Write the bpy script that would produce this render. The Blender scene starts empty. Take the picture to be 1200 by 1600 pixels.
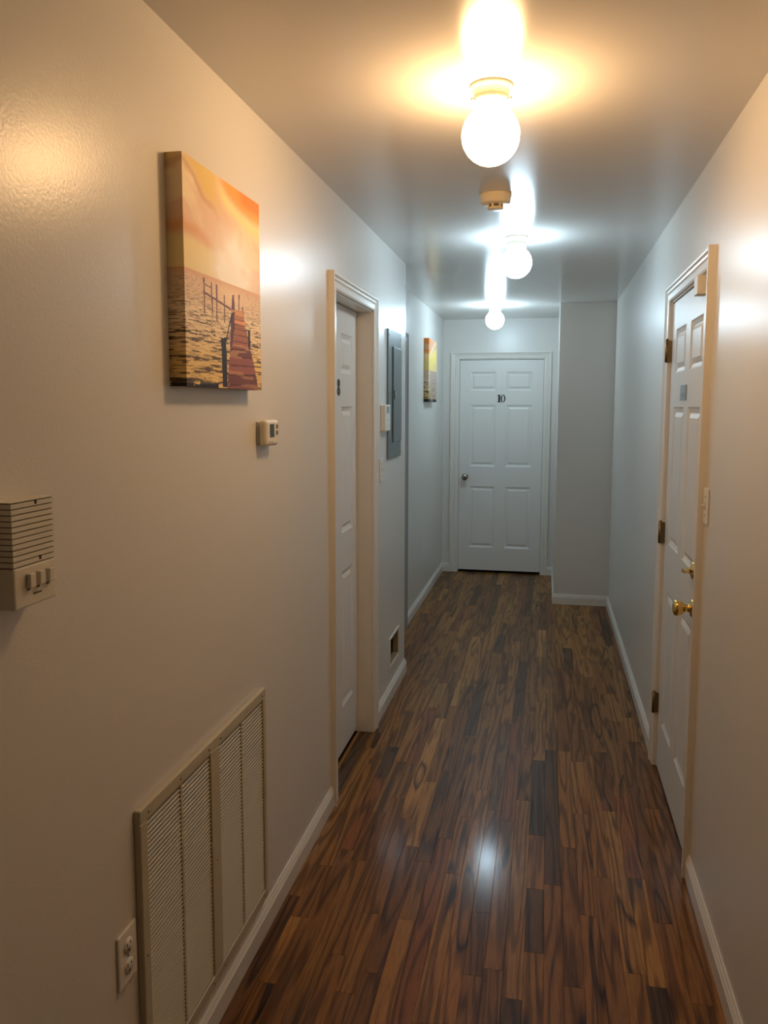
import bpy, bmesh, math, random
import numpy as np
from mathutils import Matrix, Vector
random.seed(7)
C = bpy.context.scene.collection
SC = bpy.context.scene
PI = math.pi

# ------------------------------------------------------------------ camera, world, exposure
XL, XR, XL2 = -0.8215, 0.509, -0.988        # left wall, right wall, recessed left wall
YL, YP, YE, XP = 4.644, 6.551, 7.665, 0.0797  # end of left wall, pillar face, far wall, pillar edge
ZC, YB = 2.422, -1.6                        # ceiling, wall behind
F_PX, YAW, PITCH, ROLL, CAM_H = 1248.66, 0.193, 0.1034, -0.0027, 1.6091

def cam_rot(yaw, pitch, roll):
    cy, sy = math.cos(yaw), math.sin(yaw); cp, sp = math.cos(pitch), math.sin(pitch)
    cr, sr = math.cos(roll), math.sin(roll)
    rz = Matrix(((cy, -sy, 0), (sy, cy, 0), (0, 0, 1)))
    rx = Matrix(((1, 0, 0), (0, cp, sp), (0, -sp, cp)))
    ry = Matrix(((cr, 0, sr), (0, 1, 0), (-sr, 0, cr)))
    m = rz @ rx @ ry                         # columns: right, forward, up
    return Matrix((m.col[0], m.col[2], -m.col[1])).transposed()
cd = bpy.data.cameras.new('camera'); cam = bpy.data.objects.new('camera', cd); C.objects.link(cam)
cam.matrix_world = Matrix.Translation((0, 0, CAM_H)) @ cam_rot(YAW, PITCH, ROLL).to_4x4()
cd.sensor_fit = 'VERTICAL'; cd.sensor_height = 36; cd.sensor_width = 27
cd.lens = F_PX / 1600 * 36
cd.shift_x = (600 - 610.5) / 1600; cd.shift_y = (763.54 - 800) / 1600
cd.clip_start = 0.02
SC.camera = cam
w = bpy.data.worlds.new('world'); SC.world = w; w.use_nodes = True
w.node_tree.nodes['Background'].inputs[0].default_value = (0.02, 0.02, 0.02, 1)
w.node_tree.nodes['Background'].inputs[1].default_value = 0.0
SC.view_settings.view_transform = 'Standard'; SC.view_settings.look = 'None'
SC.view_settings.gamma = 1; SC.view_settings.use_curve_mapping = False
SC.view_settings.exposure = 0.0
SC.cycles.max_bounces = 10; SC.cycles.diffuse_bounces = 6; SC.cycles.glossy_bounces = 4
SC.cycles.sample_clamp_indirect = 4.0
SC.cycles.use_denoising = True
# the light of the hall comes from its three glowing globes (built below)
WARM, COOL = (1.0, 0.605, 0.285), (0.62, 0.845, 1.0)
L_NEAR, L_MID, L_FAR = 70.0, 52.0, 76.0

# ------------------------------------------------------------------ materials
def new_mat(name):
    m = bpy.data.materials.new(name); m.use_nodes = True
    return m, m.node_tree, m.node_tree.nodes['Principled BSDF']
def N(t, kind, **kw):
    n = t.nodes.new(kind)
    for k, v in kw.items():
        if k in n.inputs.keys() if isinstance(k, str) else False: n.inputs[k].default_value = v
        else: setattr(n, k, v)
    return n
def plain(name, col, rough=0.5, metal=0.0, bump=0.0, bscale=60, var=0.0, spec=0.5, coat=0.0):
    m, t, b = new_mat(name)
    b.inputs['Base Color'].default_value = (*col, 1); b.inputs['Roughness'].default_value = rough
    b.inputs['Metallic'].default_value = metal; b.inputs['Specular IOR Level'].default_value = spec
    b.inputs['Coat Weight'].default_value = coat
    tc = N(t, 'ShaderNodeTexCoord')
    if var:
        n = N(t, 'ShaderNodeTexNoise'); n.inputs['Scale'].default_value = 2.2; n.inputs['Detail'].default_value = 5
        t.links.new(tc.outputs['Object'], n.inputs['Vector'])
        mx = N(t, 'ShaderNodeMix', data_type='RGBA')
        mx.inputs['A'].default_value = (*[c * (1 - var) for c in col], 1); mx.inputs['B'].default_value = (*[min(1, c * (1 + var)) for c in col], 1)
        t.links.new(n.outputs['Fac'], mx.inputs['Factor']); t.links.new(mx.outputs['Result'], b.inputs['Base Color'])
    if bump:
        n = N(t, 'ShaderNodeTexNoise'); n.inputs['Scale'].default_value = bscale; n.inputs['Detail'].default_value = 3
        t.links.new(tc.outputs['Object'], n.inputs['Vector'])
        bp = N(t, 'ShaderNodeBump'); bp.inputs['Strength'].default_value = bump; bp.inputs['Distance'].default_value = 0.002
        t.links.new(n.outputs['Fac'], bp.inputs['Height']); t.links.new(bp.outputs['Normal'], b.inputs['Normal'])
    return m
def emit(name, col, s):
    m, t, b = new_mat(name)
    b.inputs['Base Color'].default_value = (0.9, 0.9, 0.9, 1); b.inputs['Roughness'].default_value = 0.2
    b.inputs['Emission Color'].default_value = (*col, 1); b.inputs['Emission Strength'].default_value = s
    return m
M = dict(
    wall=plain('wall_paint', (0.70, 0.68, 0.64), 0.30, bump=0.16, bscale=150, var=0.015),
    ceiling=plain('ceiling_paint', (0.67, 0.645, 0.61), 0.195, bump=0.05, bscale=60, var=0.015),
    trim=plain('trim_paint', (0.74, 0.71, 0.655), 0.28, var=0.03),
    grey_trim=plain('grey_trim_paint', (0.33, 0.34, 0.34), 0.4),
    door=plain('door_paint', (0.74, 0.73, 0.70), 0.35, bump=0.05, bscale=180, var=0.02),
    porcelain=plain('fixture_porcelain', (0.90, 0.88, 0.72), 0.25),
    old_plastic=plain('aged_plastic', (0.82, 0.70, 0.48), 0.4),
    plastic=plain('beige_plastic', (0.70, 0.66, 0.56), 0.4),
    white_plastic=plain('white_plastic', (0.78, 0.75, 0.68), 0.35),
    grey_plastic=plain('grey_plastic', (0.55, 0.53, 0.50), 0.45),
    dark=plain('dark_gap', (0.02, 0.018, 0.015), 0.7),
    slot=plain('slot_brown', (0.14, 0.11, 0.075), 0.7),
    lcd=plain('lcd_screen', (0.045, 0.055, 0.045), 0.2),
    lcd_blue=plain('lcd_screen_blue', (0.18, 0.27, 0.27), 0.2),
    grille=plain('grille_enamel', (0.50, 0.45, 0.33), 0.4, var=0.05),
    panel=plain('panel_grey_enamel', (0.125, 0.155, 0.16), 0.36, bump=0.04),
    brass=plain('polished_brass', (0.78, 0.53, 0.17), 0.18, 1.0),
    old_brass=plain('tarnished_brass', (0.22, 0.145, 0.07), 0.40, 1.0),
    nickel=plain('dark_nickel', (0.33, 0.31, 0.28), 0.22, 1.0),
    black=plain('black_numeral', (0.012, 0.012, 0.012), 0.35),
    steel=plain('screw_steel', (0.35, 0.33, 0.30), 0.35, 1.0),
    sign=plain('blue_grey_plate', (0.25, 0.32, 0.38), 0.3),
    sign2=plain('blue_grey_print', (0.17, 0.25, 0.31), 0.35),
    duct=plain('duct_wood', (0.32, 0.23, 0.12), 0.6, var=0.1),
    subfloor=plain('subfloor_dark', (0.014, 0.009, 0.006), 0.6),
    warm=emit('warm_lit_opal_glass', WARM, L_NEAR), mid=emit('cool_lit_opal_glass', COOL, L_MID), far=emit('cool_lit_opal_glass_far', COOL, L_FAR),
)
def wood_mat():
    m, t, b = new_mat('oak_strip_floor'); L = t.links.new
    oi = N(t, 'ShaderNodeObjectInfo'); tc = N(t, 'ShaderNodeTexCoord')
    off = N(t, 'ShaderNodeMath', operation='MULTIPLY'); off.inputs[1].default_value = 37.0; L(oi.outputs['Random'], off.inputs[0])
    cmb = N(t, 'ShaderNodeCombineXYZ'); L(off.outputs[0], cmb.inputs['X']); L(off.outputs[0], cmb.inputs['Y']); L(off.outputs[0], cmb.inputs['Z'])
    add = N(t, 'ShaderNodeVectorMath', operation='ADD'); L(tc.outputs['Object'], add.inputs[0]); L(cmb.outputs[0], add.inputs[1])
    mp = N(t, 'ShaderNodeMapping'); mp.inputs['Scale'].default_value = (1, 0.055, 1); L(add.outputs[0], mp.inputs['Vector'])
    # cathedral grain: contour lines of a stretched noise
    cn = N(t, 'ShaderNodeTexNoise'); cn.inputs['Scale'].default_value = 15; cn.inputs['Detail'].default_value = 2; cn.inputs['Roughness'].default_value = 0.35
    L(mp.outputs[0], cn.inputs['Vector'])
    m1 = N(t, 'ShaderNodeMath', operation='MULTIPLY'); m1.inputs[1].default_value = 48; L(cn.outputs['Fac'], m1.inputs[0])
    m2 = N(t, 'ShaderNodeMath', operation='SINE'); L(m1.outputs[0], m2.inputs[0])
    wv = N(t, 'ShaderNodeMapRange'); wv.inputs['From Min'].default_value = -1; wv.inputs['From Max'].default_value = 1; L(m2.outputs[0], wv.inputs['Value'])
    mp2 = N(t, 'ShaderNodeMapping'); mp2.inputs['Scale'].default_value = (1, 0.03, 1); L(add.outputs[0], mp2.inputs['Vector'])
    fine = N(t, 'ShaderNodeTexNoise'); fine.inputs['Scale'].default_value = 420; fine.inputs['Detail'].default_value = 4; L(mp2.outputs[0], fine.inputs['Vector'])
    big = N(t, 'ShaderNodeTexNoise'); big.inputs['Scale'].default_value = 26; big.inputs['Detail'].default_value = 3; L(mp.outputs[0], big.inputs['Vector'])
    r1 = N(t, 'ShaderNodeValToRGB'); r1.color_ramp.elements[0].position = 0.0; r1.color_ramp.elements[0].color = (0.52, 0.47, 0.43, 1)
    r1.color_ramp.elements[1].position = 0.55; r1.color_ramp.elements[1].color = (1.12, 1.1, 1.08, 1); L(wv.outputs['Result'], r1.inputs['Fac'])
    r2 = N(t, 'ShaderNodeValToRGB'); r2.color_ramp.elements[0].position = 0.33; r2.color_ramp.elements[0].color = (0.66, 0.64, 0.62, 1)
    r2.color_ramp.elements[1].position = 0.56; r2.color_ramp.elements[1].color = (1.06, 1.05, 1.04, 1); L(fine.outputs['Fac'], r2.inputs['Fac'])
    r3 = N(t, 'ShaderNodeValToRGB'); r3.color_ramp.elements[0].position = 0.27; r3.color_ramp.elements[0].color = (0.40, 0.39, 0.38, 1)
    r3.color_ramp.elements[1].position = 0.42; r3.color_ramp.elements[1].color = (1, 1, 1, 1); L(big.outputs['Fac'], r3.inputs['Fac'])
    # thin black mineral streaks running with the grain
    mp3 = N(t, 'ShaderNodeMapping'); mp3.inputs['Scale'].default_value = (1, 0.10, 1); mp3.inputs['Location'].default_value = (3.1, 1.7, 0); L(add.outputs[0], mp3.inputs['Vector'])
    ms = N(t, 'ShaderNodeTexNoise'); ms.inputs['Scale'].default_value = 13; ms.inputs['Detail'].default_value = 1; L(mp3.outputs[0], ms.inputs['Vector'])
    r4 = N(t, 'ShaderNodeValToRGB'); e = r4.color_ramp.elements; e[0].position = 0.655; e[0].color = (1, 1, 1, 1); e[1].position = 0.685; e[1].color = (0.16, 0.16, 0.15, 1)
    e2 = e.new(0.72); e2.color = (1, 1, 1, 1); L(ms.outputs['Fac'], r4.inputs['Fac'])
    c = oi.outputs['Color']
    for r in (r1, r2, r3, r4):
        mx = N(t, 'ShaderNodeMix', data_type='RGBA', blend_type='MULTIPLY'); mx.inputs['Factor'].default_value = 1
        L(c, mx.inputs['A']); L(r.outputs['Color'], mx.inputs['B']); c = mx.outputs['Result']
    L(c, b.inputs['Base Color'])
    b.inputs['Roughness'].default_value = 0.40; b.inputs['Specular IOR Level'].default_value = 0.12
    b.inputs['Coat Weight'].default_value = 0.24; b.inputs['Coat Roughness'].default_value = 0.12
    bp = N(t, 'ShaderNodeBump'); bp.inputs['Strength'].default_value = 0.12; bp.inputs['Distance'].default_value = 0.001
    L(fine.outputs['Fac'], bp.inputs['Height']); L(bp.outputs['Normal'], b.inputs['Normal'])
    return m
M['wood'] = wood_mat()
def print_mat():
    m, t, b = new_mat('canvas_print'); a = N(t, 'ShaderNodeVertexColor', layer_name='print')
    t.links.new(a.outputs['Color'], b.inputs['Base Color']); b.inputs['Roughness'].default_value = 0.55; b.inputs['Specular IOR Level'].default_value = 0.2
    tc = N(t, 'ShaderNodeTexCoord'); n = N(t, 'ShaderNodeTexNoise'); n.inputs['Scale'].default_value = 900
    t.links.new(tc.outputs['Object'], n.inputs['Vector'])
    bp = N(t, 'ShaderNodeBump'); bp.inputs['Strength'].default_value = 0.15; bp.inputs['Distance'].default_value = 0.0005
    t.links.new(n.outputs['Fac'], bp.inputs['Height']); t.links.new(bp.outputs['Normal'], b.inputs['Normal'])
    return m
M['print'] = print_mat()

# ------------------------------------------------------------------ mesh helpers
class MB:
    def __init__(s): s.v, s.f, s.sm = [], [], []
    def add(s, vs, fs, smooth=False):
        o = len(s.v); s.v += [tuple(p) for p in vs]
        s.f += [tuple(i + o for i in f) for f in fs]; s.sm += [smooth] * len(fs); return s
    def box(s, a, b):
        (x0, y0, z0), (x1, y1, z1) = [tuple(map(min, zip(a, b))), tuple(map(max, zip(a, b)))]
        return s.add([(x0, y0, z0), (x1, y0, z0), (x1, y1, z0), (x0, y1, z0), (x0, y0, z1), (x1, y0, z1), (x1, y1, z1), (x0, y1, z1)],
                     [(0, 3, 2, 1), (4, 5, 6, 7), (0, 1, 5, 4), (1, 2, 6, 5), (2, 3, 7, 6), (3, 0, 4, 7)])
    def lathe(s, prof, org=(0, 0, 0), axis='z', n=32):
        """prof: (r, h) pairs; closed by r = 0 ends if given"""
        vs, fs = [], []
        for r, h in prof:
            for k in range(n):
                a = 2 * PI * k / n; p, q = r * math.cos(a), r * math.sin(a)
                d = {'z': (p, q, h), 'y': (p, h, q), 'x': (h, p, q)}[axis]
                vs.append(tuple(org[i] + d[i] for i in range(3)))
        for j in range(len(prof) - 1):
            for k in range(n):
                fs.append((j * n + k, j * n + (k + 1) % n, (j + 1) * n + (k + 1) % n, (j + 1) * n + k))
        return s.add(vs, fs, True)
    def prism(s, poly, y0, y1):
        """poly in (x, z), extruded along y"""
        n = len(poly); vs = [(x, y0, z) for x, z in poly] + [(x, y1, z) for x, z in poly]
        fs = [tuple(range(n)), tuple(range(2 * n - 1, n - 1, -1))] + [(i, i + n, (i + 1) % n + n, (i + 1) % n) for i in range(n)]
        return s.add(vs, fs)
    def ring(s, c, ro, ri, y0, y1, n=28):
        """elliptic ring in xz, ro/ri = (rx, rz)"""
        vs = []
        for (rx, rz), y in ((ro, y0), (ri, y0), (ri, y1), (ro, y1)):
            for k in range(n):
                a = 2 * PI * k / n; vs.append((c[0] + rx * math.cos(a), y, c[1] + rz * math.sin(a)))
        fs = []
        for j in range(4):
            for k in range(n):
                k2 = (k + 1) % n; j2 = (j + 1) % 4; fs.append((j * n + k, j * n + k2, j2 * n + k2, j2 * n + k))
        return s.add(vs, fs)
    def mesh(s, name):
        me = bpy.data.meshes.new(name); me.from_pydata(s.v, [], s.f)
        me.polygons.foreach_set('use_smooth', s.sm)
        bm = bmesh.new(); bm.from_mesh(me); bmesh.ops.recalc_face_normals(bm, faces=bm.faces); bm.to_mesh(me); bm.free()
        me.update(); return me
    def build(s, name, mat, parent=None, bevel=0, seg=2):
        o = bpy.data.objects.new(name, s.mesh(name)); C.objects.link(o)
        o.data.materials.append(M[mat] if isinstance(mat, str) else mat)
        if parent: o.parent = parent
        if bevel:
            b = o.modifiers.new('bevel', 'BEVEL'); b.width = bevel; b.segments = seg; b.limit_method = 'ANGLE'; b.angle_limit = 0.6
        return o
def tag(o, label, cat=None, group=None, kind=None):
    o['label'] = label
    if cat: o['category'] = cat
    if group: o['group'] = group
    if kind: o['kind'] = kind
    return o
def empty(name, loc=(0, 0, 0), rz=0):
    o = bpy.data.objects.new(name, None); C.objects.link(o); o.empty_display_size = 0.05
    o.location = loc; o.rotation_euler = (0, 0, rz); return o
FACE_R, FACE_L = PI / 2, -PI / 2     # local front is -y: on the left wall it faces +x, on the right wall -x

# ------------------------------------------------------------------ structure
def slab_with_holes(us, zs, holes, place):
    """solid wall: us/zs cut lines, holes = (u0,u1,z0,z1); place(u, d, z) -> point, d = 0 face, 1 back"""
    def solid(i, j):
        if not (0 <= i < len(us) - 1 and 0 <= j < len(zs) - 1): return False
        u, z = (us[i] + us[i + 1]) / 2, (zs[j] + zs[j + 1]) / 2
        return not any(a < u < b and c < z < d for a, b, c, d in holes)
    mb = MB()
    for i in range(len(us) - 1):
        for j in range(len(zs) - 1):
            if not solid(i, j): continue
            u0, u1, z0, z1 = us[i], us[i + 1], zs[j], zs[j + 1]
            for d in (0, 1): mb.add([place(u0, d, z0), place(u1, d, z0), place(u1, d, z1), place(u0, d, z1)], [(0, 1, 2, 3)])
            for di, dj, (a, b) in ((-1, 0, ((u0, z0), (u0, z1))), (1, 0, ((u1, z0), (u1, z1))), (0, -1, ((u0, z0), (u1, z0))), (0, 1, ((u0, z1), (u1, z1)))):
                if not solid(i + di, j + dj):
                    mb.add([place(a[0], 0, a[1]), place(b[0], 0, b[1]), place(b[0], 1, b[1]), place(a[0], 1, a[1])], [(0, 1, 2, 3)])
    return mb
def wall(name, mb, label):
    o = mb.build(name, 'wall')
    bm = bmesh.new(); bm.from_mesh(o.data); bmesh.ops.remove_doubles(bm, verts=bm.verts, dist=1e-5)
    bmesh.ops.recalc_face_normals(bm, faces=bm.faces); bm.to_mesh(o.data); bm.free()
    return tag(o, label, kind='structure')
D8 = (3.035, 3.728); D4 = (4.75, 5.53); D9 = (2.803, 3.622); D10 = (-0.838, -0.037); DH = 2.052
VENT = (4.185, 4.435, 0.185, 0.332)
BK = XL2 - 0.001
wall('wall_left', slab_with_holes([YB, D8[0], D8[1], VENT[0], VENT[1], YL], [0, VENT[2], VENT[3], DH, ZC],
     [(D8[0], D8[1], 0, DH), VENT], lambda u, d, z: (XL if d == 0 else BK, u, z)), 'cream painted left wall of the corridor')
wall('wall_recess', slab_with_holes([YL, D4[0], D4[1], YE], [0, DH, ZC], [(D4[0], D4[1], 0, DH)],
     lambda u, d, z: (XL2 if d == 0 else XL2 - 0.12, u, z)), 'set back left wall beyond the electrical panel')
wall('wall_far', slab_with_holes([XL2, D10[0], D10[1], XP], [0, DH, ZC], [(D10[0], D10[1], 0, DH)],
     lambda u, d, z: (u, YE if d == 0 else YE + 0.12, z)), 'end wall around the door numbered 10')
wall('wall_pillar', MB().box((XP, YP, 0), (XR + 0.12, YE + 0.12, ZC)), 'plain square pillar to the right of door 10')
wall('wall_right', slab_with_holes([YB, D9[0], D9[1], YP], [0, DH, ZC], [(D9[0], D9[1], 0, DH)],
     lambda u, d, z: (XR if d == 0 else XR + 0.12, u, z)), 'cream painted right wall of the corridor')
wall('wall_back', MB().box((XL2 - 0.1, YB - 0.12, 0), (XR + 0.12, YB, ZC)), 'wall closing the corridor behind the viewer')
tag(MB().box((XL2 - 0.12, YB - 0.12, ZC), (XR + 0.12, YE + 0.12, ZC + 0.1)).build('ceiling', 'ceiling'), 'smooth painted ceiling of the corridor', kind='structure')

# floor: dark bed and one object per oak strip
floor = MB().box((XL2 - 0.12, YB - 0.12, -0.06), (XR + 0.12, YE + 0.12, -0.014)).build('floor', 'subfloor')
tag(floor, 'dark stained oak strip floor of the corridor', kind='structure')
TONES = [(0.225, 0.104, 0.028), (0.195, 0.086, 0.024), (0.175, 0.078, 0.022), (0.260, 0.124, 0.034), (0.145, 0.062, 0.019), (0.215, 0.108, 0.034),
         (0.095, 0.047, 0.019), (0.075, 0.040, 0.020), (0.310, 0.156, 0.046), (0.185, 0.070, 0.023)]
WT = [10, 10, 9, 7, 7, 6, 4, 2, 3, 5]
def plank_verts(mb, x0, x1, y0, y1):
    g, c = 0.00015, 0.0006
    x0 += g; x1 -= g; y0 += g; y1 -= g
    mb.add([(x0, y0, -0.014), (x1, y0, -0.014), (x1, y1, -0.014), (x0, y1, -0.014),
            (x0, y0, -c), (x1, y0, -c), (x1, y1, -c), (x0, y1, -c),
            (x0 + c, y0 + c, 0), (x1 - c, y0 + c, 0), (x1 - c, y1 - c, 0), (x0 + c, y1 - c, 0)],
           [(0, 1, 5, 4), (1, 2, 6, 5), (2, 3, 7, 6), (3, 0, 4, 7), (4, 5, 9, 8), (5, 6, 10, 9), (6, 7, 11, 10), (7, 4, 8, 11), (8, 9, 10, 11)])
PW = (XP - XL) / 16
rows = []
for k in range(-3, 24):
    x0, x1 = max(XL + k * PW, XL2), min(XL + (k + 1) * PW, XR)
    if x1 - x0 < 0.004: continue
    if k < 0: rows.append((x0, x1, YL, YE + 0.03))
    elif k < 16: rows.append((x0, x1, 0.55, YE + 0.03))
    else: rows.append((x0, x1, 0.55, YP))
rows += [(XL - PW, XL, D8[0], D8[1]), (-0.893, XL - PW, D8[0], D8[1])]
rows.append((XR, XR + 0.006, D9[0], D9[1]))
rest = MB(); n_planks = 0
for x0, x1, ya, yb in rows:
    y = ya - (random.uniform(0, 0.6) if yb - ya > 1 and ya < 1 else 0)
    while y < yb - 1e-4:
        ln = random.choice([0.32, 0.42, 0.5, 0.6, 0.7, 0.85, 1.0, 1.2]) * random.uniform(0.9, 1.1)
        e = min(y + ln, yb)
        if yb - e < 0.12: e = yb
        cx, cy = (x0 + x1) / 2, (y + e) / 2
        mb = MB(); plank_verts(mb, x0 - cx, x1 - cx, y - cy, e - cy)
        o = mb.build('plank', 'wood', floor); o.location = (cx, cy, 0)
        o.rotation_euler = (0, random.uniform(-0.0016, 0.0016), 0)
        t = random.choices(TONES, WT)[0]; f = random.uniform(0.92, 1.24)
        o.color = (t[0] * f, t[1] * f, t[2] * f, 1); n_planks += 1
        y = e
for k in range(24):
    x0, x1 = XL + k * PW, min(XL + (k + 1) * PW, XR)
    y = YB
    while y < -0.1:
        plank_verts(rest, x0, x1, y, min(y + 0.7, -0.06)); y += 0.7
for k in range(24):
    plank_verts(rest, XL + k * PW, min(XL + (k + 1) * PW, XR), -0.06, -0.055)
o = rest.build('plank_run', 'wood', floor); o['kind'] = 'stuff'; o.color = (0.13, 0.055, 0.025, 1)
print('planks', n_planks)

# baseboards
BBP = [(0, 0), (0, 0.013), (0.058, 0.013), (0.061, 0.0105), (0.065, 0.0115), (0.069, 0.009), (0.073, 0.0095), (0.079, 0.005), (0.084, 0.004), (0.084, 0)]
def baseboard(name, p, q, nrm, label, e0=0, e1=0):
    """from p to q along the wall foot, nrm = out of the wall; e0/e1 mitre at the ends (+1 outer, -1 inner corner)"""
    p, q, nrm = Vector((*p, 0)), Vector((*q, 0)), Vector((*nrm, 0)); d = (q - p).normalized(); n = len(BBP)
    a = [p + nrm * b - d * (e0 * b) + Vector((0, 0, z + 0.001)) for z, b in BBP]
    c = [q + nrm * b + d * (e1 * b) + Vector((0, 0, z + 0.001)) for z, b in BBP]
    fs = [(i, (i + 1) % n, (i + 1) % n + n, i + n) for i in range(n)] + [tuple(range(n)), tuple(range(2 * n - 1, n - 1, -1))]
    return tag(MB().add(a + c, fs).build(name, 'trim'), label, kind='structure')
CW, CT = 0.062, 0.022        # casing width, thickness
baseboard('baseboard_left', (XL, YB), (XL, D8[0] - CW), (1, 0), 'white baseboard below the return air grille')
baseboard('baseboard_left_far', (XL, D8[1] + CW), (XL, YL), (1, 0), 'short white baseboard below the small wall vent', 0, 1)
baseboard('baseboard_left_return', (XL, YL), (XL2, YL), (0, 1), 'baseboard return behind the wall corner', 1, -1)
baseboard('baseboard_recess_near', (XL2, YL), (XL2, D4[0] - 0.07), (1, 0), 'baseboard stub beside the hidden door', -1, 0)
baseboard('baseboard_recess', (XL2, D4[1] + 0.07), (XL2, YE), (1, 0), 'white baseboard of the set back wall', 0, -1)
baseboard('baseboard_far_left', (XL2, YE), (D10[0] - 0.07, YE), (0, -1), 'tiny baseboard piece left of door 10', -1, 0)
baseboard('baseboard_far_right', (D10[1] + 0.058, YE), (XP, YE), (0, -1), 'narrow baseboard piece right of door 10', 0, -1)
baseboard('baseboard_pillar_side', (XP, YE), (XP, YP), (-1, 0), 'baseboard on the side of the pillar', -1, 1)
baseboard('baseboard_pillar', (XP, YP), (XR, YP), (0, -1), 'white baseboard across the pillar foot', 1, -1)
baseboard('baseboard_right_far', (XR, YP), (XR, D9[1] + 0.068), (-1, 0), 'white baseboard between the pillar and the hinged side of the right door', -1, 0)
baseboard('baseboard_right', (XR, D9[0] - 0.07), (XR, YB), (-1, 0), 'white baseboard at the near right wall')

# door trims: casing legs, head and jamb lining, local front -y, x across the opening
CASING = [(0, 0), (0, 0.011), (0.10, 0.014), (0.40, 0.015), (0.48, 0.012), (0.56, 0.016), (0.66, 0.0175), (0.70, 0.0155), (0.80, 0.021), (0.86, 0.022), (1.0, 0.022), (1.0, 0)]
def door_trim(name, loc, rz, width, cw, jamb, label, mat='trim', cw2=None):
    t = empty(name, loc, rz); tag(t, label, kind='structure')
    cwr = cw2 or cw; n = len(CASING); H = DH
    def strip(pa, pb, nm):
        fs = [(i, (i + 1) % n, (i + 1) % n + n, i + n) for i in range(n)] + [tuple(range(n)), tuple(range(2 * n - 1, n - 1, -1))]
        MB().add(pa + pb, fs).build(nm, mat, t)
    strip([(-a * cw, -b, 0.001) for a, b in CASING], [(-a * cw, -b, H + a * 0.066) for a, b in CASING], 'casing_side')
    strip([(width + a * cwr, -b, 0.001) for a, b in CASING], [(width + a * cwr, -b, H + a * 0.066) for a, b in CASING], 'casing_side')
    strip([(-a * cw, -b, H + a * 0.066) for a, b in CASING], [(width + a * cwr, -b, H + a * 0.066) for a, b in CASING], 'casing_head')
    k = 0.006
    MB().box((0, -0.001, 0.001), (k, jamb, H - k)).build('jamb_side', mat, t)
    MB().box((width - k, -0.001, 0.001), (width, jamb, H - k)).build('jamb_side', mat, t)
    MB().box((0, -0.001, H - k), (width, jamb, H)).build('jamb_head', mat, t)
    return t
def door(name, loc, rz, w, h, label, gap=0.012, rows=None, cols=None):
    """six raised panels; slab front at local y = 0 facing -y"""
    d = empty(name, loc, rz); tag(d, label, kind='structure')
    st = w * 0.132; mid = w * 0.128; pw = (w - 2 * st - mid) / 2
    cols = cols or [(st, st + pw), (st + pw + mid, w - st)]
    rows = rows or [(0.235, 0.835), (1.025, 1.612), (1.745, 1.925)]
    xs = sorted({0, w, *[c for p in cols for c in p]}); zs = sorted({gap, h, *[r for p in rows for r in p]})
    D, MW = 0.009, 0.020; mb = MB()
    for i in range(len(xs) - 1):
        for j in range(len(zs) - 1):
            x0, x1, z0, z1 = xs[i], xs[i + 1], zs[j], zs[j + 1]
            if (x0, x1) in cols and (z0, z1) in rows:
                o_ = [(x0, 0, z0), (x1, 0, z0), (x1, 0, z1), (x0, 0, z1)]
                a, b2 = 0.006, MW
                m_ = [(x0 + a, D * .45, z0 + a), (x1 - a, D * .45, z0 + a), (x1 - a, D * .45, z1 - a), (x0 + a, D * .45, z1 - a)]
                n_ = [(x0 + b2, D, z0 + b2), (x1 - b2, D, z0 + b2), (x1 - b2, D, z1 - b2), (x0 + b2, D, z1 - b2)]
                mb.add(o_ + m_ + n_, [(k, (k + 1) % 4, (k + 1) % 4 + 4, k + 4) for k in range(4)] + [(k + 4, (k + 1) % 4 + 4, (k + 1) % 4 + 8, k + 8) for k in range(4)] + [(8, 9, 10, 11)])
            else: mb.add([(x0, 0, z0), (x1, 0, z0), (x1, 0, z1), (x0, 0, z1)], [(0, 1, 2, 3)])
    T = 0.035
    mb.add([(0, 0, gap), (w, 0, gap), (w, 0, h), (0, 0, h), (0, T, gap), (w, T, gap), (w, T, h), (0, T, h)],
           [(4, 7, 6, 5), (0, 1, 5, 4), (1, 2, 6, 5), (2, 3, 7, 6), (3, 0, 4, 7)])
    s = mb.build('slab', 'door', d)
    for c in cols:
        for r in rows:
            x0, x1, z0, z1 = c[0] + MW + .004, c[1] - MW - .004, r[0] + MW + .004, r[1] - MW - .004
            e = 0.016
            vs = [(x0, D, z0), (x1, D, z0), (x1, D, z1), (x0, D, z1), (x0, D - .002, z0), (x1, D - .002, z0), (x1, D - .002, z1), (x0, D - .002, z1),
                  (x0 + e, .001, z0 + e), (x1 - e, .001, z0 + e), (x1 - e, .001, z1 - e), (x0 + e, .001, z1 - e)]
            MB().add(vs, [(k, (k + 1) % 4, (k + 1) % 4 + 4, k + 4) for k in range(4)] + [(k + 4, (k + 1) % 4 + 4, (k + 1) % 4 + 8, k + 8) for k in range(4)] + [(8, 9, 10, 11)]).build('panel', 'door', d)
    return d
def knob(parent, x, z, mat, r=0.031, name='knob'):
    k = MB().lathe([(0, 0), (0.031, 0), (0.032, -0.004), (0.026, -0.009), (0.014, -0.012), (0.0125, -0.026), (0.019, -0.032),
                    (r * .86, -0.040), (r, -0.052), (r * .93, -0.061), (r * .72, -0.066), (r * .3, -0.068), (0, -0.068)], (x, 0, z), 'y', 28).build(name, mat, parent)
    return k
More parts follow.
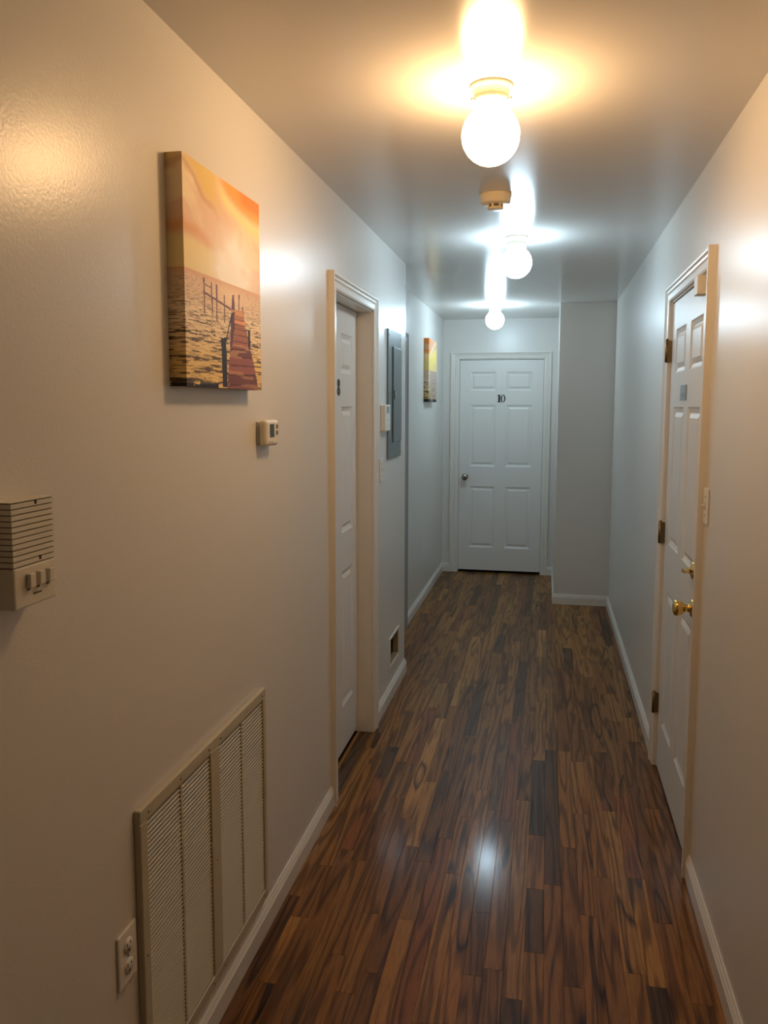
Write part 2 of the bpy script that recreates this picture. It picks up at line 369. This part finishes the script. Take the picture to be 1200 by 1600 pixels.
def digit_one(mb, x, z, s, y):
    w_ = s * 0.13
    mb.prism([(x - w_ * 1.9, z - s * .5), (x + w_ * 1.9, z - s * .5), (x + w_ * 1.9, z - s * .43), (x + w_, z - s * .40), (x + w_, z + s * .5),
              (x - w_ * .5, z + s * .5), (x - w_ * 2, z + s * .40), (x - w_ * 2, z + s * .34), (x - w_, z + s * .36), (x - w_, z - s * .40), (x - w_ * 1.9, z - s * .43)], y, y - 0.003)
def digit_zero(mb, x, z, s, y): mb.ring((x, z), (s * .32, s * .5), (s * .145, s * .42), y, y - 0.003)
def digit_eight(mb, x, z, s, y):
    mb.ring((x, z - s * .24), (s * .29, s * .265), (s * .13, s * .17), y, y - 0.003)
    mb.ring((x, z + s * .25), (s * .25, s * .245), (s * .11, s * .15), y, y - 0.003)

# door 10 (end wall)
wd = D10[1] - D10[0]
door_trim('trim_1', (D10[0], YE, 0), 0, wd, 0.076, 0.10, 'white casing round the door numbered 10', cw2=0.06)
d10 = door('door_1', (D10[0] + 0.008, YE + 0.012, 0), 0, wd - 0.016, 2.042, 'white six-panel door with black number 10 at the corridor end', gap=0.024,
           cols=[(0.100, 0.345), (0.440, 0.685)], rows=[(0.245, 0.840), (1.032, 1.620), (1.752, 1.932)])
knob(d10, 0.060, 0.930, 'nickel')['label'] = 'dark round metal knob'
for x, f in ((0.375, digit_one), (0.411, digit_zero)):
    mb = MB(); f(mb, x, 1.680, 0.072, 0.0); mb.build('numeral', 'black', d10)
# door 8 (left wall), set deep in its opening
door_trim('trim_2', (XL, D8[0], 0), FACE_R, D8[1] - D8[0], CW, 0.108, 'white casing and deep jamb round the door numbered 8')
d8 = door('door_2', (-0.892, D8[0] + 0.008, 0), FACE_R, D8[1] - D8[0] - 0.016, 2.043, 'white six-panel door with black number 8, deep in the left wall', gap=0.026,
          rows=[(0.235, 0.865), (1.04, 1.605), (1.75, 1.925)])
mb = MB(); digit_eight(mb, 0.334, 1.688, 0.072, 0.0); mb.build('numeral', 'black', d8)
# hidden door behind the corner, its casing edge shows
door_trim('trim_3', (XL2, D4[0], 0), FACE_R, D4[1] - D4[0], 0.07, 0.10, 'grey door casing whose edge shows past the left wall corner', mat='grey_trim')
door('door_4', (XL2 - 0.012, D4[0] + 0.008, 0), FACE_R, D4[1] - D4[0] - 0.016, 2.042, 'white door in the set back wall, hidden behind the corner')
# right door
W9 = D9[1] - D9[0]
t3 = door_trim('trim_4', (XR, D9[1], 0), FACE_L, W9, 0.068, 0.10, 'cream casing round the right-hand door with brass hinges', cw2=0.07)
d9 = door('door_3', (XR + 0.004, D9[1] - 0.009, 0), FACE_L, W9 - 0.016, 2.040, 'white six-panel door with brass knob, hinges and small blue-grey plate', gap=0.012,
          rows=[(0.235, 0.83), (1.03, 1.607), (1.745, 1.925)])
for z in (0.295, 1.062, 1.843):
    h = MB().lathe([(0, -0.047), (0.0075, -0.047), (0.0075, 0.047), (0, 0.047)], (-0.004, -0.020, z), 'z', 14)
    h.box((-0.010, -0.018, z - 0.045), (-0.0075, 0.0, z + 0.045))
    h.box((0.0, -0.016, z - 0.045), (0.002, 0.004, z + 0.045))
    h.lathe([(0, 0), (0.005, 0), (0.006, 0.004), (0, 0.008)], (-0.004, -0.020, z + 0.047), 'z', 10)
    hh = h.build('hinge', 'old_brass', d9); hh['label'] = 'tarnished brass hinge'
kx = D9[1] - 0.009 - 2.885
knob(d9, kx, 0.908, 'brass', 0.029)['label'] = 'polished brass knob'
db = MB().lathe([(0, 0), (0.031, 0), (0.032, -0.004), (0.027, -0.009), (0.012, -0.012), (0.010, -0.018), (0, -0.018)], (kx - 0.01, 0, 1.040), 'y', 24).build('deadbolt', 'brass', d9)
db['label'] = 'brass thumb-turn deadbolt'
MB().prism([(kx - 0.034, 1.028), (kx + 0.014, 1.034), (kx + 0.014, 1.044), (kx - 0.010, 1.047), (kx - 0.034, 1.040)], -0.018, -0.038).build('thumb_turn', 'brass', db, 0.002)
sx = D9[1] - 0.009 - 3.262
pl = MB().box((sx - 0.062, 0.0, 1.634), (sx + 0.062, -0.004, 1.692)).build('number_plate', 'sign', d9, 0.001); pl['label'] = 'small blue-grey plate'
MB().box((sx - 0.045, -0.004, 1.640), (sx + 0.045, -0.0045, 1.662)).build('plate_print', 'sign2', pl)
bx = D9[1] - 0.009 - 2.925
cb = MB().box((bx, 0.0, 1.982), (bx + 0.066, -0.034, 2.044)).build('contact_box', 'plastic', d9, 0.002); cb['label'] = 'small cream contact box'

# ------------------------------------------------------------------ ceiling lights and detector
def globe_light(name, loc, mat, label):
    r = empty(name, loc); tag(r, label, 'ceiling light', 'globe lights along the ceiling')
    MB().lathe([(0, 0), (0.055, 0), (0.056, -0.004), (0.054, -0.010), (0.045, -0.013), (0.0445, -0.030), (0.046, -0.034), (0.046, -0.044), (0.040, -0.046), (0, -0.046)], n=40).build('fixture_base', 'porcelain', r)
    sph = [(0.0745 * math.cos(a), -0.122 + 0.0745 * math.sin(a)) for a in [math.radians(52 - 142 * k / 22) for k in range(23)]]
    MB().lathe([(0.036, -0.040), (0.041, -0.045), (0.0445, -0.052)] + sph, n=40).build('globe', mat, r)
    for k in range(3):
        a = math.radians(215 + 120 * k); c, s_ = math.cos(a), math.sin(a)
        sc = MB().lathe([(0, 0), (0.0018, 0), (0.0018, 0.010), (0.0035, 0.010), (0.0035, 0.015), (0, 0.015)], n=10).build('thumbscrew', 'steel', r)
        sc.location = (c * 0.043, s_ * 0.043, -0.040); sc.rotation_euler = (0, PI / 2, a)
    return r
globe_light('ceiling_light', (-0.160, 2.145, ZC), 'warm', 'large warm glowing globe light on the ceiling, before the smoke detector')
globe_light('ceiling_light', (-0.166, 4.010, ZC), 'mid', 'cool white globe light on the ceiling just behind the smoke detector')
globe_light('ceiling_light', (-0.436, 6.600, ZC), 'far', 'small looking cool white globe light nearest the door numbered 10')
sd = empty('smoke_detector', (-0.217, 3.210, ZC)); tag(sd, 'yellowed round smoke detector on the ceiling between two globe lights', 'smoke detector')
MB().lathe([(0, 0), (0.062, 0), (0.062, -0.008), (0.059, -0.010), (0.058, -0.030), (0.052, -0.036), (0.034, -0.038), (0, -0.038)], n=36).build('housing', 'old_plastic', sd)
MB().lathe([(0, -0.036), (0.026, -0.036), (0.026, -0.050), (0, -0.050)], n=24).build('vent_core', 'slot', sd)
for k in range(6):
    a = 2 * PI * k / 6 + 0.2
    v = MB().box((0.022, -0.004, -0.050), (0.030, 0.004, -0.036)).build('vent_rib', 'old_plastic', sd); v.rotation_euler = (0, 0, a)
MB().lathe([(0, -0.049), (0.032, -0.049), (0.031, -0.055), (0.022, -0.058), (0, -0.058)], n=28).build('vent_cap', 'old_plastic', sd)

# ------------------------------------------------------------------ canvas prints (flat printed pictures on deep stretcher frames)
def inside(U, V, poly):
    r = np.zeros(U.shape, bool); n = len(poly)
    for i in range(n):
        (x0, y0), (x1, y1) = poly[i], poly[(i + 1) % n]
        if y0 == y1: continue
        c = (V > min(y0, y1)) & (V <= max(y0, y1)); r ^= c & (U < x0 + (V - y0) * (x1 - x0) / (y1 - y0))
    return r
def vnoise(U, V, su, sv, seed):
    g = np.random.RandomState(seed).rand(64, 64); x, y = U * su, V * sv
    i, j = np.floor(x).astype(int), np.floor(y).astype(int); fx, fy = x - i, y - j
    fx, fy = fx * fx * (3 - 2 * fx), fy * fy * (3 - 2 * fy)
    q = lambda a, b: g[a % 64, b % 64]
    return (q(i, j) * (1 - fx) + q(i + 1, j) * fx) * (1 - fy) + (q(i, j + 1) * (1 - fx) + q(i + 1, j + 1) * fx) * fy
def fbm(U, V, su, sv, seed, o=4): return sum(vnoise(U, V, su * 2 ** k, sv * 2 ** k, seed + k) * 0.5 ** (k + 1) for k in range(o)) / (1 - 0.5 ** o)
def mixc(a, col, k): k = np.clip(k, 0, 1)[..., None]; return a * (1 - k) + np.array(col, float) * k
def sm(x, a, b): t = np.clip((x - a) / (b - a), 0, 1); return t * t * (3 - 2 * t)
PIER = {'deck': [(0.204, 0.559), (0.551, 0.601), (0.551, 0.613), (0.204, 0.569)], 'p1': [(0.207, 0.501), (0.224, 0.498), (0.228, 0.658), (0.214, 0.66)],
 'p2': [(0.299, 0.512), (0.314, 0.509), (0.317, 0.657), (0.304, 0.658)], 'p3': [(0.362, 0.511), (0.379, 0.509), (0.372, 0.688), (0.359, 0.689)],
 'p4': [(0.458, 0.548), (0.472, 0.547), (0.476, 0.68), (0.462, 0.682)], 'p5': [(0.575, 0.533), (0.599, 0.53), (0.611, 0.612), (0.557, 0.618)],
 'p6': [(0.658, 0.523), (0.679, 0.52), (0.675, 0.596), (0.66, 0.598)], 'p7': [(0.708, 0.579), (0.726, 0.577), (0.756, 0.678), (0.73, 0.662)],
 'rail': [(0.219, 0.525), (0.306, 0.533), (0.306, 0.538), (0.219, 0.53)]}
WALK = [(0.569, 0.608), (0.723, 0.596), (0.775, 0.699), (0.835, 0.791), (0.897, 0.894), (0.954, 1.0), (0.487, 1.0), (0.516, 0.872), (0.539, 0.784)]
POSTS = [[(0.414, 0.758), (0.481, 0.754), (0.49, 0.995), (0.427, 0.995)], [(0.795, 0.688), (0.829, 0.688), (0.831, 0.787), (0.799, 0.786)],
         [(0.557, 0.627), (0.581, 0.624), (0.527, 0.699), (0.49, 0.771), (0.475, 0.768), (0.516, 0.696)]]
DARKSIDE = [(0.553, 0.627), (0.605, 0.613), (0.600, 0.691), (0.562, 0.79), (0.533, 0.798), (0.545, 0.697)]
def water(A, U, V, hz, seed):
    w_ = V > hz; d = np.clip((V - hz) / (1 - hz), 0, 1)
    base = mixc(np.ones(U.shape + (3,)) * np.array((.78, .58, .42)), (.90, .76, .55), sm(d, .05, .35)); base = mixc(base, (.84, .62, .24), sm(d, .35, .85))
    k = 0.10 + d
    rip = fbm(U / k * 1.5 + 3, np.log(k) * 16, 5, 4, seed, 5); thr = 0.405 + 0.03 * d
    base = mixc(base, (.42, .27, .15), (1 - sm(fbm(U / k * 2 + 9, np.log(k) * 30, 5, 4, seed + 5, 4), .36, .52)) * .6)
    dk = (1 - sm(rip, thr - .06, thr + .02)) * sm(d, .0, .45) * .95
    base = mixc(base, (.09, .05, .03), dk)
    base = mixc(base, (.025, .018, .017), sm(d, .91, .98) * (fbm(U, V, 9, 14, seed + 9) > .47))
    A[w_] = base[w_]; return A
def paint_pier(U, V):
    sky = np.ones(U.shape + (3,)) * np.array((.80, .55, .40)); U = np.abs(U)
    cl = fbm(U + V * .7, V - U * .5, 3.2, 6.5, 3, 5); wob = .30 * (cl - .5) + .10 * (fbm(U, V, 7, 12, 31) - .5)
    sky = mixc(np.ones(U.shape + (3,)) * np.array((.80, .56, .38)), (.90, .74, .50), sm(cl, .40, .62))
    lv = V - (.04 + .30 * U) + wob * .5                                   # gold band over the upper left cloud
    sky = mixc(sky, (.80, .58, .20), sm(-lv, -.01, .05) * (1 - sm(U, .3, .5)))
    sky = mixc(sky, (.62, .38, .20), np.exp(-(lv / .020) ** 2) * (1 - sm(U, .25, .5)) * .8)
    ve = .15 * (1 - np.exp(-np.clip(U - .34, 0, 1) / .20)) + wob * .12     # orange corner with a bright gold rim
    sky = mixc(sky, (.98, .80, .36), np.exp(-((V - ve - .01) / .045) ** 2) * sm(U, .34, .5) * .9)
    sky = mixc(sky, (.86, .40, .08), sm(ve - V, .0, .06) * sm(U, .36, .55))
    sky = mixc(sky, (.80, .26, .04), sm(ve - V, .05, .10) * sm(U, .6, .8))
    sky = mixc(sky, (.84, .70, .34), (1 - sm(U + wob, .22, .42)) * sm(V, .31, .36))
    sky = mixc(sky, (.74, .38, .16), np.exp(-((V - .285 - U * .12 + wob * .25) / .030) ** 2) * (1 - sm(U, .25, .45)) * .9)
    g = np.exp(-(((U - .58 + wob * .5) / .26) ** 2 + ((V - .37) / .14) ** 2)); g2 = np.exp(-(((U - .60) / .30) ** 2 + ((V - .45) / .06) ** 2))
    sky = mixc(sky, (1.0, 1.0, 1.0), np.clip(g * 1.25 + g2 * .7, 0, 1) * np.clip(.62 + .75 * cl, 0, 1))
    sky = mixc(sky, (.82, .52, .34), sm(fbm(U, V, 5, 9, 91), .50, .62) * sm(U, .62, .8) * np.exp(-((V - .30) / .12) ** 2) * .7)
    A = water(sky, U, V, .484, 21)
    A = mixc(A, (.72, .42, .26), np.exp(-((V - .49) / .018) ** 2) * (V > .482) * .8)
    A = mixc(A, (.95, .74, .54), np.exp(-(((U - .56) / .25) ** 2 + ((V - .55) / .06) ** 2)) * (V > .484) * .8)
    for p in PIER.values(): A[inside(U, V, p)] = (.17, .085, .085)
    wk = inside(U, V, WALK); d = (V - .6) / .4
    bd = 15 * np.sqrt(np.clip(d, 0, 1) + .02) + U * .5; bi = np.floor(bd).astype(int)
    tone = np.random.RandomState(4).rand(64)[bi % 64]
    wc = mixc(np.ones(U.shape + (3,)) * np.array((.60, .27, .13)), (.24, .09, .08), sm(d, .15, .55)); wc = wc * (.6 + .75 * tone)[..., None]
    wc = mixc(wc, (.10, .035, .035), ((bd % 1) < .18) * .8)
    wc = mixc(wc, (.80, .48, .24), (fbm(U, V, 5, 50, 70) > .60) * .6 * (1 - .6 * d) + (1 - sm(d, 0, .15)) * .4); A[wk] = wc[wk]
    A[inside(U, V, DARKSIDE)] = (.13, .055, .07)
    for p in POSTS: A[inside(U, V, p)] = (.03, .026, .027)
    return A
def paint_sunset(U, V):
    U = np.abs(U); A = np.ones(U.shape + (3,)) * np.array((.84, .62, .20))
    A = mixc(A, (.74, .24, .04), (1 - sm(V + U * .30, .20, .30)) * 1.0)
    A = mixc(A, (.74, .38, .26), ((V < .26 - .20 * (U - .2)) & (U > .06)) * sm(U, .05, .2) * .85)
    A = mixc(A, (.92, .66, .42), np.exp(-((V - .30 + .32 * U) / .035) ** 2) * (U > .02) * .9)
    A = mixc(A, (.62, .55, .35), sm(fbm(U, V, 4, 7, 5), .5, .7) * .5)
    A = water(A, U, V, .50 + 0 * U, 33)
    A = mixc(A, (.36, .26, .24), sm(U, .05, .3) * (V > .5) * .65)
    A = mixc(A, (.02, .018, .016), (V > .955) * (fbm(U, V, 5, 9, 8) > .38))
    return A
def canvas(name, y0, y1, z0, z1, xw, paint, label, nu, nv):
    r = empty(name, (xw, y0, z0), FACE_R); tag(r, label, 'picture', 'sunset canvas prints')
    W_, H_, T_ = y1 - y0, z1 - z0, 0.040
    ne = 12; tu = T_ / W_
    us = np.concatenate([np.linspace(-tu, 0, ne, endpoint=False), np.linspace(0, 1, nu), np.linspace(1, 1 + tu, ne + 1)[1:]])
    vs = np.linspace(0, 1, nv); U, V = np.meshgrid(us, vs)
    X = np.clip(U, 0, 1) * W_; Y = -(T_ - np.where(U < 0, -U * W_, np.where(U > 1, (U - 1) * W_, 0))); Z = (1 - V) * H_
    P = np.stack([X, Y, Z], -1).reshape(-1, 3); nc = len(us)
    I = (np.arange(nv - 1)[:, None] * nc + np.arange(nc - 1)[None]).reshape(-1)
    F = np.stack([I + nc, I + nc + 1, I + 1, I], -1)
    me = bpy.data.meshes.new('printed_canvas'); me.from_pydata(P.tolist(), [], F.tolist())
    A = paint(np.where(U > 1, 2 - U, U), V); A = np.clip(np.concatenate([A, np.ones(U.shape + (1,))], -1), 0, 1)
    ca = me.color_attributes.new('print', 'FLOAT_COLOR', 'POINT'); ca.data.foreach_set('color', A.reshape(-1).astype(np.float32))
    me.materials.append(M['print']); o = bpy.data.objects.new('printed_canvas', me); C.objects.link(o); o.parent = r
    fr = MB()                                    # stretcher bars closing top, bottom and back
    e = 0.0004
    fr.box((e, -T_ + e, e), (W_ - e, -0.0005, 0.03)); fr.box((e, -T_ + e, H_ - 0.03), (W_ - e, -0.0005, H_ - e))
    fr.box((e, -T_ + e, 0.03), (0.03, -0.0005, H_ - 0.03)); fr.box((W_ - 0.03, -T_ + e, 0.03), (W_ - e, -0.0005, H_ - 0.03))
    fr.build('stretcher_frame', plain('canvas_edge', (.30, .18, .09), .6), r)
    return r
canvas('canvas_print', 1.655, 2.124, 1.651, 2.150, XL, paint_pier, 'large canvas of a wooden pier at sunset above the thermostat', 150, 300)
canvas('canvas_print', 6.430, 6.895, 1.641, 2.151, XL2, paint_sunset, 'small looking orange and yellow canvas on the set back wall by door 10', 60, 140)

# ------------------------------------------------------------------ wall fittings (local x along wall, -y out)
def screw(parent, x, y, z, r=0.003):
    return MB().lathe([(0, 0), (r, 0), (r * .8, -0.0015), (0, -0.002)], (x, y, z), 'y', 10).build('screw', 'steel', parent)
# thermostat
th = empty('thermostat', (XL, 2.180, 1.491), FACE_R); tag(th, 'small beige thermostat with dark screen below the pier canvas', 'thermostat')
MB().box((0.004, 0, 0.004), (0.100, -0.008, 0.072)).build('back_plate', 'grey_plastic', th, 0.003)
MB().box((0, -0.008, 0), (0.106, -0.034, 0.077)).build('case', 'plastic', th, 0.011, 4)
MB().box((0.026, -0.0335, 0.026), (0.062, -0.0348, 0.064)).build('screen', 'lcd', th)
for z in (0.032, 0.050): MB().box((0.080, -0.033, z), (0.092, -0.036, z + 0.012)).build('button', 'slot', th, 0.001)
for x in (0.018, 0.040): MB().box((x, -0.033, 0.010), (x + 0.012, -0.0355, 0.016)).build('button', 'grey_plastic', th, 0.001)
# intercom
ic = empty('intercom', (XL, 1.043, 1.300), FACE_R); tag(ic, 'beige door intercom with slotted speaker and three buttons', 'intercom')
IW, IH, ID = 0.104, 0.164, 0.045
mb = MB(); mb.box((0.001, 0, 0.001), (IW - 0.001, -ID + 0.003, IH - 0.001)); mb.build('slot_backing', 'slot', ic)
zs_ = [0.066 + k * 0.00885 for k in range(12)]
mb = MB(); mb.box((0, 0, 0), (IW, -ID, zs_[0] - 0.0018)); mb.build('lower_case', 'plastic', ic, 0.003)
MB().box((0, 0, zs_[-1]), (IW, -ID, IH)).build('top_case', 'plastic', ic, 0.003)
for k in range(11):
    MB().box((0, 0, zs_[k]), (IW, -ID, zs_[k + 1] - 0.0018)).build('slat', 'plastic', ic)
for x, z in ((0.056, 0.1565), (0.062, 0.0685)): MB().box((x, -ID + .001, z), (x + 0.005, -ID - .0006, z + 0.006)).build('screw_hole', 'dark', ic)
for x in (0.028, 0.052, 0.076):
    b_ = MB().box((x, -ID, 0.030), (x + 0.014, -ID - 0.008, 0.052)).build('button', 'plastic', ic, 0.0015)
    MB().box((x + 0.001, -ID + .001, 0.0255), (x + 0.008, -ID - .0006, 0.0285)).build('button_mark', 'slot', ic)
MB().box((0.044, -ID + .001, 0.0165), (0.064, -ID - .0005, 0.0195)).build('badge', 'slot', ic)
# return air grille
ga = empty('return_air_grille', (XL, 1.440, 0.120), FACE_R); tag(ga, 'large louvered beige return air grille low on the left wall', 'air grille')
GW, GH, GT = 0.750, 0.655, 0.016
MB().box((0.02, 0, 0.02), (GW - 0.02, -0.002, GH - 0.02)).build('back_panel', 'slot', ga)
cols4 = [(0.030, 0.190), (0.200, 0.352), (0.408, 0.560), (0.570, 0.728)]
fr = MB()
fl = 0.03
def flange(x0, x1, z0, z1): fr.box((x0, 0, z0), (x1, -GT, z1))
flange(0, GW, 0, fl); flange(0, GW, GH - fl, GH); flange(0, cols4[0][0], fl, GH - fl); flange(cols4[3][1], GW, fl, GH - fl)
flange(cols4[1][1], cols4[2][0], fl, GH - fl)
fr.build('frame', 'grille', ga, 0.003)
for a, b in ((cols4[0][1], cols4[1][0]), (cols4[2][1], cols4[3][0])): MB().box((a, -0.002, fl), (b, -GT + 0.003, GH - fl)).build('mullion', 'grille', ga)
ns = 57; pitch = (GH - 2 * fl) / ns
for (a, b) in cols4:
    w_ = b - a
    # louvers tilt down and out
    za, zb_, th_ = pitch * .60, pitch * .28, 0.0010
    sl = MB().add([(0, -0.0085, za), (w_, -0.0085, za), (w_, -0.0125, zb_), (0, -0.0125, zb_), (0, -0.0085, za + th_), (w_, -0.0085, za + th_), (w_, -0.0125, zb_ + th_), (0, -0.0125, zb_ + th_)],
                  [(0, 1, 2, 3), (4, 7, 6, 5), (0, 4, 5, 1), (2, 6, 7, 3), (0, 3, 7, 4), (1, 5, 6, 2)]).mesh('slat')
    sl.materials.append(M['grille'])
    for k in range(ns):
        o = bpy.data.objects.new('slat', sl); C.objects.link(o); o.parent = ga; o.location = (a, 0, fl + k * pitch + 0.002)
for x in (0.036, 0.186, 0.345, 0.415, 0.72): 
    for z in (GH - 0.016, 0.016): screw(ga, x, -GT, z, 0.004)
for z in (0.33,): screw(ga, 0.015, -GT, z); screw(ga, 0.380, -GT, z); screw(ga, GW - 0.012, -GT, z)
# outlets and switches
def outlet(loc, rz, label):
    r = empty('wall_outlet', loc, rz); tag(r, label, 'outlet')
    MB().box((0, 0, 0), (0.071, -0.006, 0.116)).build('cover_plate', 'white_plastic', r, 0.003)
    for z in (0.036, 0.080):
        q = MB().lathe([(0, -0.005), (0.0165, -0.005), (0.0165, -0.0082), (0, -0.0082)], (0.0355, 0, z), 'y', 20).build('receptacle', 'white_plastic', r)
        for dx, h in ((-0.0065, .0085), (0.0065, .0065)): MB().box((0.0355 + dx - .0013, -0.0078, z + .002 - h / 2 + .002), (0.0355 + dx + .0013, -0.0085, z + .004 + h / 2)).build('slot', 'dark', q)
        MB().lathe([(0, -.0078), (.0026, -.0078), (.0026, -.0085), (0, -.0085)], (0.0355, 0, z - .0085), 'y', 10).build('slot', 'dark', q)
    screw(r, 0.0355, -0.006, 0.058); return r
outlet((XL, 1.358, 0.434), FACE_R, 'white wall outlet beside the large air grille')
outlet((XL2, 6.42, 0.415), FACE_R, 'tiny white outlet low on the set back wall near door 10')
def switch(loc, rz, label, double=False):
    r = empty('light_switch', loc, rz); tag(r, label, 'switch')
    MB().box((0, 0, 0), (0.071, -0.006, 0.116)).build('cover_plate', 'white_plastic', r, 0.003)
    MB().box((0.0295, -0.006, 0.046), (0.0415, -0.0075, 0.070)).build('toggle_frame', 'grey_plastic', r)
    t = MB().box((0.031, -0.006, 0.056), (0.040, -0.017, 0.064)).build('toggle', 'white_plastic', r, 0.002); t.rotation_euler = (0, 0, 0)
    for z in (0.028, 0.088): screw(r, 0.0355, -0.006, z)
    return r
switch((XL, 3.905, 1.228), FACE_R, 'white light switch below the keypad, beside door 8')
switch((XL2, 7.47, 1.210), FACE_R, 'faint white light switch on the set back wall beside door 10')
switch((XR, 2.731, 1.233), FACE_L, 'white light switch on the right wall beside the brass-hinged door casing')
# keypad
kp = empty('alarm_keypad', (XL, 3.925, 1.482), FACE_R); tag(kp, 'white wall keypad with small blue screen left of the electrical panel', 'keypad')
MB().box((0, 0, 0), (0.128, -0.027, 0.132)).build('case', 'white_plastic', kp, 0.004)
MB().box((0.022, -0.027, 0.088), (0.098, -0.0275, 0.122)).build('screen', 'lcd_blue', kp)
MB().box((0.050, -0.027, 0.050), (0.066, -0.029, 0.057)).build('button', 'grey_plastic', kp, 0.001)
# electrical panel
ep = empty('electrical_panel', (XL, 4.085, 1.330), FACE_R); tag(ep, 'tall grey electrical breaker panel near the left wall corner', 'electrical panel')
MB().box((0, 0, 0), (0.365, -0.010, 0.675)).build('cover', 'panel', ep, 0.003)
pdn = MB().box((0.112, -0.010, 0.085), (0.345, -0.017, 0.590)).build('panel_door', 'panel', ep, 0.003)
MB().box((0.107, -0.0095, 0.080), (0.112, -0.0108, 0.595)).build('door_gap', 'dark', ep)
lt = MB().box((0.118, -0.017, 0.315), (0.150, -0.022, 0.360)).build('latch', 'lcd', pdn, 0.002)
for z in (0.03, 0.34, 0.645): screw(ep, 0.352, -0.010, z, 0.006)
for z in (0.03, 0.645): screw(ep, 0.013, -0.010, z, 0.006)
# wall vent: frame round an open duct
wv = empty('wall_vent', (XL, VENT[0], VENT[2]), FACE_R); tag(wv, 'small open vent in a white frame low beside door 8', 'vent')
vw, vh = VENT[1] - VENT[0], VENT[3] - VENT[2]; e = 0.022
mb = MB(); mb.box((-e, 0, -e), (vw + e * .4, -0.006, 0)); mb.box((-e, 0, vh), (vw + e * .4, -0.006, vh + e * .6)); mb.box((-e, 0, 0), (0, -0.006, vh)); mb.box((vw, 0, 0), (vw + e * .4, -0.006, vh))
mb.build('frame', 'white_plastic', wv, 0.001)
mb = MB(); q = 0.003; dp = 0.030
mb.box((0, 0.0, 0), (q, dp, vh)); mb.box((vw - q, 0.0, 0), (vw, dp, vh)); mb.box((q, 0.0, 0), (vw - q, dp, q)); mb.box((q, 0.0, vh - q), (vw - q, dp, vh)); mb.build('collar', 'duct', wv)
mb = MB(); mb.box((0, dp, 0), (q, .16, vh)); mb.box((vw - q, dp, 0), (vw, .16, vh)); mb.box((q, dp, 0), (vw - q, .16, q)); mb.box((q, dp, vh - q), (vw - q, .16, vh)); mb.box((q, .157, q), (vw - q, .16, vh - q)); mb.build('duct', 'dark', wv)
